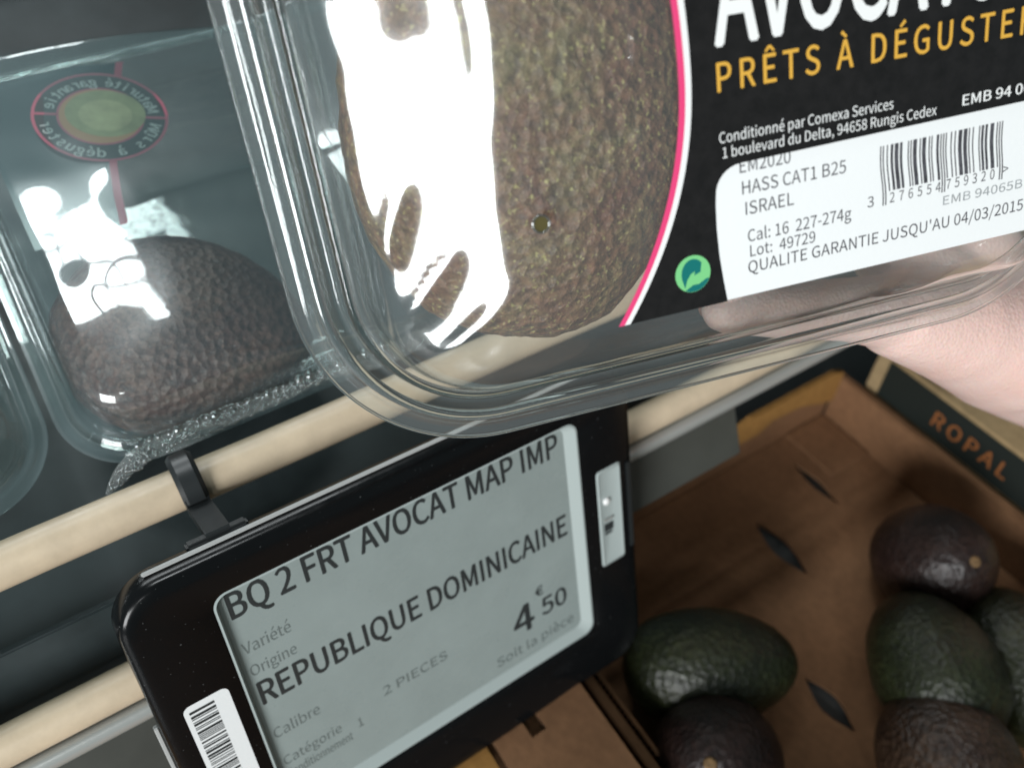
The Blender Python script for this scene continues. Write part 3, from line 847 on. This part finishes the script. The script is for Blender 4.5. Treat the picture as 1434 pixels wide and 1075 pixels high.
loops = [lz(rrect(hx0 + d, hx1 - d, hy0 + d, hy1 - d, 15 - d, 10), z) for d, z in prof]
loops.append(lz(rrect(sx0 - .6, sx1 + .6, sy0 - .6, sy1 + .6, 5.5, 10), 2.3))
loops.append(lz(rrect(sx0, sx1, sy0, sy1, 5, 10), 1.9))
V, Fc = loft(loops, True, False)
auto_smooth(mesh_obj('housing', V, Fc, M['black_plastic'], esl), 40)
V, Fc = loft([lz(rrect(sx0, sx1, sy0, sy1, 5, 10), 1.9), lz(rrect(sx0 + .7, sx1 - .7, sy0 + .7, sy1 - .7, 4.6, 10), 2.0), lz(rrect(sx0 + 1.6, sx1 - 5.2, sy0 + 5.0, sy1 - 1.6, 3.4, 10), -0.3)])
auto_smooth(mesh_obj('screen_rim', V, Fc, M['screen_rim'], esl), 25)
screen = sheet('screen', [rrect(sx0 + 1.2, sx1 - 4.8, sy0 + 4.6, sy1 - 1.2, 3.4, 8)], M['screen'], esl, -0.2)
zt = -0.05
text('title_lettering', 'BQ 2 FRT AVOCAT MAP IMP', -65.0, 61.5, 40.6, 9.8, M['e_ink'], screen, zt, bold=0.018)
text('origin_lettering', 'REPUBLIQUE DOMINICAINE', -65.0, 62.0, 2.6, 9.8, M['e_ink'], screen, zt, bold=0.018)
for nm, bd, x0, x1, y, c in (('field_lettering', 'Variété', -65.2, -49.2, 25.4, 4.6), ('field_lettering', 'Origine', -65.2, -49.6, 15.8, 4.4),
                             ('field_lettering', 'Calibre', -65.2, -48.6, -14.2, 4.6), ('field_lettering', 'Catégorie', -65.2, -43.5, -28.0, 4.2), ('field_lettering', 'Conditionnement', -65.2, -40.5, -34.6, 4.0)):
    text(nm, bd, x0, x1, y, c, M['e_ink_thin'], screen, zt - .05, bold=-0.012)
text('field_lettering', '1', -37.4, -35.6, -31.0, 4.2, M['e_ink_thin'], screen, zt)
text('count_lettering', '2 PIECES', -25.6, 1.5, -23.6, 4.2, M['e_ink_thin'], screen, zt)
text('price_lettering', '4', 31.6, 41.8, -33.5, 13.5, M['e_ink'], screen, zt, bold=0.02)
text('price_lettering', '50', 45.6, 58.4, -31.0, 8.6, M['e_ink'], screen, zt, bold=0.015)
text('price_lettering', '€', 43.6, 47.6, -19.6, 4.6, M['e_ink'], screen, zt, bold=0.01)
text('unit_lettering', 'Soit la pièce', 21.8, 60.6, -43.6, 4.6, M['e_ink_thin'], screen, zt)
# bar code sticker on the frame
bs = sheet('barcode_sticker', [rrect(-87.5, -73.2, -50, 20.0, 2.4, 6)], M['paper'], esl, 2.42)
rnd = random.Random(11)
V, Fc = [], []
y = 17.5
while y > -40:
    h = rnd.choice((0.35, 0.35, 0.7, 1.0)); b = len(V)
    V += [(-86, y, 2.5), (-78.2, y, 2.5), (-78.2, y - h, 2.5), (-86, y - h, 2.5)]
    Fc.append((b, b + 1, b + 2, b + 3)); y -= h + rnd.choice((0.35, 0.35, 0.7, 0.9))
flat_obj('barcode', V, Fc, M['e_ink'], bs)
# infrared window on the other side
V, Fc = loft([lz(rrect(76.2, 88.6, -22, 26, 1.6, 6), 2.45), lz(rrect(77, 87.8, -21.2, 25.2, 1.4, 6), 2.9), lz(rrect(77.6, 87.2, -20.6, 24.6, 1.2, 6), 2.6)], False, True)
wnd = auto_smooth(mesh_obj('sensor_window', V, Fc, M['screen_rim'], esl), 25)
loops = [[(80.5 + r * math.cos(k * .628), 10.5 + r * math.sin(k * .628), z) for k in range(10)] for r, z in ((1.8, 2.7), (1.5, 3.3), (.6, 3.6))]
V, Fc = loft(loops, False, True); mesh_obj('diode', V, Fc, M['label_white'], wnd)
for k, (ya, yb) in enumerate(((2.2, 0.8), (-0.6, -4.2), (-5.0, -5.8))):
    bevel_box('chip', 78.4, 83.4 - k * .6, yb, ya, 2.65, 3.1, .12, M['e_ink'] if k != 0 else M['steel'], wnd)
bevel_box('side_latch', 91.2, 93.6, -19, 24, 2.2, 3.2, .4, M['black_matte'], esl)
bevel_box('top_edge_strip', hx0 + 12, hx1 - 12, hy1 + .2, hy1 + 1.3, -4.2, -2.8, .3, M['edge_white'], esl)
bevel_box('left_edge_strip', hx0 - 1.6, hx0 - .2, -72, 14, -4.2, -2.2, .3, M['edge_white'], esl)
# clip hooked over the upper rail, in the label's frame
def to_esl(w):
    d = w - EO
    return (d.dot(EA) / S * 1000, d.dot(EB) / S * 1000, d.dot(EN) / S * 1000)
cx = 0.0035
ring_loops = []
for k in range(33):
    a = math.radians(-8 + 220 * k / 32)         # sweep from the front of the rail over the top to its back
    for_r = []
    for rr, dx in ((7.0, -3.8), (9.6, -3.8), (10.8, -2.4), (10.8, 2.4), (9.6, 3.8), (7.0, 3.8)):
        c = RACK + Vector((1, 0, 0)) * (cx + dx * .001) + NV * (rr * .001 * math.cos(a)) + (-DN) * (rr * .001 * math.sin(a))
        for_r.append(to_esl(c))
    ring_loops.append(for_r)
V, Fc = loft(ring_loops, True, True)
clip = auto_smooth(mesh_obj('rail_clip', V, Fc, M['black_matte'], esl), 40)
c0 = to_esl(RACK + Vector((1, 0, 0)) * cx + NV * .008)
def strap(name, pts, w, th, par):
    """flat band through points (y, z) of the label's frame"""
    loops = []
    for k, (y, z) in enumerate(pts):
        p, q = pts[max(0, k - 1)], pts[min(len(pts) - 1, k + 1)]
        d = Vector((q[0] - p[0], q[1] - p[1])).normalized(); nn = Vector((-d.y, d.x)) * th / 2
        loops.append([(c0[0] - w / 2, y + nn.x, z + nn.y), (c0[0] + w / 2, y + nn.x, z + nn.y), (c0[0] + w / 2, y - nn.x, z - nn.y), (c0[0] - w / 2, y - nn.x, z - nn.y)])
    V, Fc = loft(loops, True, True)
    return auto_smooth(mesh_obj(name, V, Fc, M['black_matte'], par), 40)
zr = c0[2]
def on_ring(deg):
    q = to_esl(RACK + Vector((1, 0, 0)) * cx + NV * (.0083 * math.cos(math.radians(deg))) + (-DN) * (.0083 * math.sin(math.radians(deg))))
    return (q[1], q[2])
r0, r1, r2 = on_ring(0), on_ring(-14), on_ring(-28)
e = (hy1 + 1.5, -5.5)
strap('clip_stem', [r0, r1, r2] + [(r2[0] + (e[0] - r2[0]) * t, r2[1] + (e[1] - r2[1]) * t) for t in (.33, .66, 1.0)], 7.4, 3.6, clip)
bevel_box('clip_foot', c0[0] - 10, c0[0] + 9, hy1 - 4, hy1 + 2.2, -8.4, -4.6, .8, M['black_matte'], clip)

# ------------------------------------------------------------------ cartons on the counter
def carton(name, label, loc):
    return frame(name, Vector(loc), Vector((1, 0, 0)), Vector((0, 1, 0)), Vector((0, 0, 1)), label, 'carton', 'cartons on the counter')
box = carton('cardboard_box', 'open brown cardboard tray holding loose avocados on its slotted floor', (0, 0, 0))
def slot(cx, cy, ln, w):
    return [(cx + w / 2 * s * (1 - abs(2 * t - 1) ** 1.6), cy + ln * (t - .5)) for s, ts in ((1, [k / 10 for k in range(11)]), (-1, [1 - k / 10 for k in range(1, 10)])) for t in ts]
sheet('floor_panel', [[(124, -230), (362, -230), (362, 187), (124, 187)], slot(269.5, 131, 40, 11), slot(226, 56, 32, 11), slot(319, 152, 36, 7), slot(180, -60, 40, 11), slot(300, -90, 40, 11)],
      M['card'], box, 3.0, 2.0)
bevel_box('side_wall', 118, 122.5, -230, 187, 0.6, 50, .5, M['card'], box)
bevel_box('side_wall', 362.5, 367, -230, 187, 0.6, 40, .5, M['card'], box)
bevel_box('back_wall', 123, 362, 187.5, 191.5, 0.6, 30, .5, M['card'], box)
bevel_box('front_wall', 123, 362, -234.5, -230.5, 0.6, 50, .5, M['card'], box)
sheet_pts = [(272, 30), (276, 46), (285, 50), (352, 50), (361, 46), (361, 22), (352, 24), (330, 34), (306, 36), (296, 30)]
V = [(x, 187.2, z) for x, z in sheet_pts] + [(x, 184.2, z) for x, z in sheet_pts]
n = len(sheet_pts)
flat_obj('folded_flap', V, [tuple(range(n)), tuple(range(2 * n - 1, n - 1, -1))] + [(k, (k + 1) % n, (k + 1) % n + n, k + n) for k in range(n)], M['card_yellow'], box)
bevel_box('printed_band', 200, 262, 192, 193, 26, 42, .2, M['card_green'], box)
bevel_box('corner_flap', 330, 361.5, 150, 186.8, 4.2, 6.5, .4, M['card'], box)
# doubled corrugated edge along the left wall, with its flutes
V, Fc = [], []
for k in range(160):
    yy = -225 + k * 2.55
    for zz in (0, 1):
        b = len(V)
        V += [(123.0 + .3, yy, 30), (126.4, yy + .9, 30), (126.4, yy + .9, 45), (123.3, yy, 45)]
        Fc.append((b, b + 1, b + 2, b + 3)); break
bevel_box('inner_wall', 126.6, 128.4, -228, 186, 4.4, 44, .3, M['card'], box)
tag(flat_obj('flutes', V, Fc, M['card'], box), None, None, None, 'stuff')

left_box = carton('cardboard_box', 'closed brown carton with cut slot under the electronic price label', (0, 0, 0))
bevel_box('body', -160, 115, -230, 205, 0.6, 52, 1.0, M['card'], left_box)
sheet('top_flap', [[(70, -228), (113.5, -228), (113.5, 203), (70, 203)], [(84, 103), (91, 103), (91, 132), (84, 132)]], M['card'], left_box, 55.2, 4.0)
sheet('top_flap', [[(-158, -228), (67, -228), (67, 98), (-158, 98)]], M['card'], left_box, 54.2, 3.0)
sheet('top_flap', [[(-158, 100), (67, 100), (67, 203), (-158, 203)]], M['card_yellow'], left_box, 54.2, 3.0)

right_box = carton('cardboard_box', 'beige carton with dark green band printed in orange letters', (0, 0, 0))
bevel_box('body', 372, 560, -230, 175, 0.6, 66, 1.0, M['card_beige'], right_box)
V, Fc = box_vf(371.2, 371.9, 52, 166, 38, 64.5)
side = flat_obj('printed_side', V, Fc, M['card_green'], right_box)
tv, tf = text_verts('ROPAL', 0.02, 1.12)
xs = [v[0] for v in tv]; a, b = min(xs), max(xs)
flat_obj('orange_lettering', [(370.9 - v[2] * .01, 131 - (v[0] - a) / (b - a) * 47, 46 + v[1] / CAP * 10) for v in tv], tf, M['orange_print'], side)
bevel_box('top_cutout', 384, 400, 128, 158, 66.1, 66.6, .1, M['card_green'], right_box)

# loose avocados in the tray
G = 'loose avocados in the cardboard tray'
def loose(px, py, z, axis, ln, dia, seed, mat, label):
    r = ray(px, py); p = CAM + r * ((z - CAM.z) / r.z)
    avocado(p, axis, ln, dia, seed, mat, label, G, res=(56, 40), lump=1.1)
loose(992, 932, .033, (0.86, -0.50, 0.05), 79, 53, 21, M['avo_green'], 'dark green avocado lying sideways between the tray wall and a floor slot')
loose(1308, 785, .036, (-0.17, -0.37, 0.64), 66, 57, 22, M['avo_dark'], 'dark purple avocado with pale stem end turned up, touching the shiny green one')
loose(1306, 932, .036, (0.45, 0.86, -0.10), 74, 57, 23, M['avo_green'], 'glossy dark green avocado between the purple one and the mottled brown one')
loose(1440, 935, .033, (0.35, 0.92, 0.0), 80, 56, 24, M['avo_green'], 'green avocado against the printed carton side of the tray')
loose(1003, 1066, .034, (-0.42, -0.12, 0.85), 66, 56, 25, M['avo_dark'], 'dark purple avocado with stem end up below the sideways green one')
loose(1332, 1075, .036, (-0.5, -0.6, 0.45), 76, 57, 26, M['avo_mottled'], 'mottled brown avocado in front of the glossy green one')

# ------------------------------------------------------------------ the hand holding the pack
def hand():
    V, Fc = [], []
    def cap(p0, p1, r0, r1, flat=1.0):
        p0, p1 = Vector(p0), Vector(p1)
        d = p1 - p0; t = d.normalized()
        N = 12
        b = len(V); n = 20
        u = (Vector((0, 0, 1)) - t * t.z).normalized() if abs(t.z) < .95 else Vector((0, 1, 0))
        w = t.cross(u)
        rings = []
        for k in range(6): 
            a = math.pi / 2 * (1 - k / 6); rings.append((p0 - t * r0 * math.sin(a), r0 * math.cos(a)))
        for k in range(N + 1): rings.append((p0 + d * k / N, r0 + (r1 - r0) * k / N))
        for k in range(1, 7):
            a = math.pi / 2 * k / 6; rings.append((p1 + t * r1 * math.sin(a), r1 * math.cos(a) + 1e-3))
        for c, r in rings:
            for k in range(n):
                a = 2 * math.pi * k / n
                V.append(tuple(c + (u * math.cos(a) * flat + w * math.sin(a)) * max(r, 1e-3)))
        for i in range(len(rings) - 1):
            for k in range(n):
                p, q = b + i * n + k, b + i * n + (k + 1) % n
                Fc.append((p, q, q + n, p + n))
        Fc.append(tuple(range(b, b + n))[::-1]); Fc.append(tuple(range(b + (len(rings) - 1) * n, b + len(rings) * n)))
    # pack coordinates (mm): behind the pack z < -70, fingers reach to -x
    cap((360, -210, -150), (192, -96, -90), 42, 30, 0.9)         # forearm
    cap((192, -96, -90), (150, -70, -76), 30, 28, 0.9)           # wrist
    cap((150, -70, -76), (117, -54, -65), 28, 20)                # heel of the hand
    cap((117, -54, -65), (92, -43, -59), 20, 14.5)
    kn = {'index': (84, 62, -88), 'middle': (78, 40, -90), 'ring': (84, 14, -88), 'little': (92, -42, -59)}
    for k in ('index', 'middle', 'ring'): cap((146, -56, -88), kn[k], 22, 12.5)
    cap((140, -45, -94), (96, 25, -92), 22, 15)
    cap((120, -48, -76), (92, -10, -84), 18, 12)
    tips = []
    def finger(pts, rs):
        for i in range(len(pts) - 1): cap(pts[i], pts[i + 1], rs[i], rs[i + 1])
        tips.append((Vector(pts[-2]), Vector(pts[-1]), rs[-1]))
    finger([kn['index'], (40, 74, -84), (14, 78, -79), (-6, 78, -77)], [10.5, 9.4, 8.5, 7.4])
    finger([kn['middle'], (28, 48, -85), (-2, 50, -80), (-24, 49, -78)], [10.8, 9.6, 8.7, 7.6])
    finger([kn['ring'], (36, 20, -85), (8, 20, -80), (-12, 19, -78)], [10.2, 9.0, 8.2, 7.2])
    finger([kn['little'], (68, -33.5, -52), (43, -26.5, -47), (24, -21, -44)], [13, 10, 8.4, 7.0])
    finger([(160, -78, -66), (158, -80, -34), (142, -56, -8), (124, -24, 8), (116, -6, 9.5)], [17, 13.5, 11.5, 9.8, 8.4])
    me = bpy.data.meshes.new('hand_raw')
    me.from_pydata([(v[0] * .001, v[1] * .001, v[2] * .001) for v in V], [], Fc)
    tmp = bpy.data.objects.new('tmp_hand', me); COL.objects.link(tmp)
    rm = tmp.modifiers.new('remesh', 'REMESH'); rm.mode = 'VOXEL'; rm.voxel_size = 0.0016
    sm = tmp.modifiers.new('smooth', 'SMOOTH'); sm.factor = 0.6; sm.iterations = 14
    bpy.context.view_layer.update()
    m2 = bpy.data.meshes.new_from_object(tmp.evaluated_get(bpy.context.evaluated_depsgraph_get()))
    bpy.data.objects.remove(tmp); bpy.data.meshes.remove(me)
    m2.name = 'skin'; m2.materials.clear(); m2.materials.append(M['skin'])
    for p in m2.polygons: p.use_smooth = True
    t = frame('hand', PO, PA, PB, PC, 'bare hand and forearm holding up the clear avocado pack', 'hand')
    link(bpy.data.objects.new('skin', m2), t)
    for i, (a, b, r) in enumerate(tips):
        d = (b - a).normalized()
        out = Vector((0, 0, 1 if i == 4 else -1)); out = (out - d * out.dot(d)).normalized(); s = d.cross(out)
        loops = []
        for q in range(7):
            f = q / 6
            loops.append([tuple(b + d * (-6 + 11 * f) * 1.0 + s * (r * .62 * math.sin(ph) * (1 - .25 * (2 * f - 1) ** 4)) + out * (r * .93 * math.cos(ph * .8) - .012 * (11 * f - 5) ** 2 * (2 if f > .5 else 1)))
                          for ph in [(-1 + 2 * k / 6) for k in range(7)]])
        nv = [p for l in loops for p in l]
        nf = [(i2 * 7 + k, i2 * 7 + k + 1, i2 * 7 + k + 8, i2 * 7 + k + 7) for i2 in range(6) for k in range(6)]
        mesh_obj('nail', nv, nf, M['nail'], t)
hand()
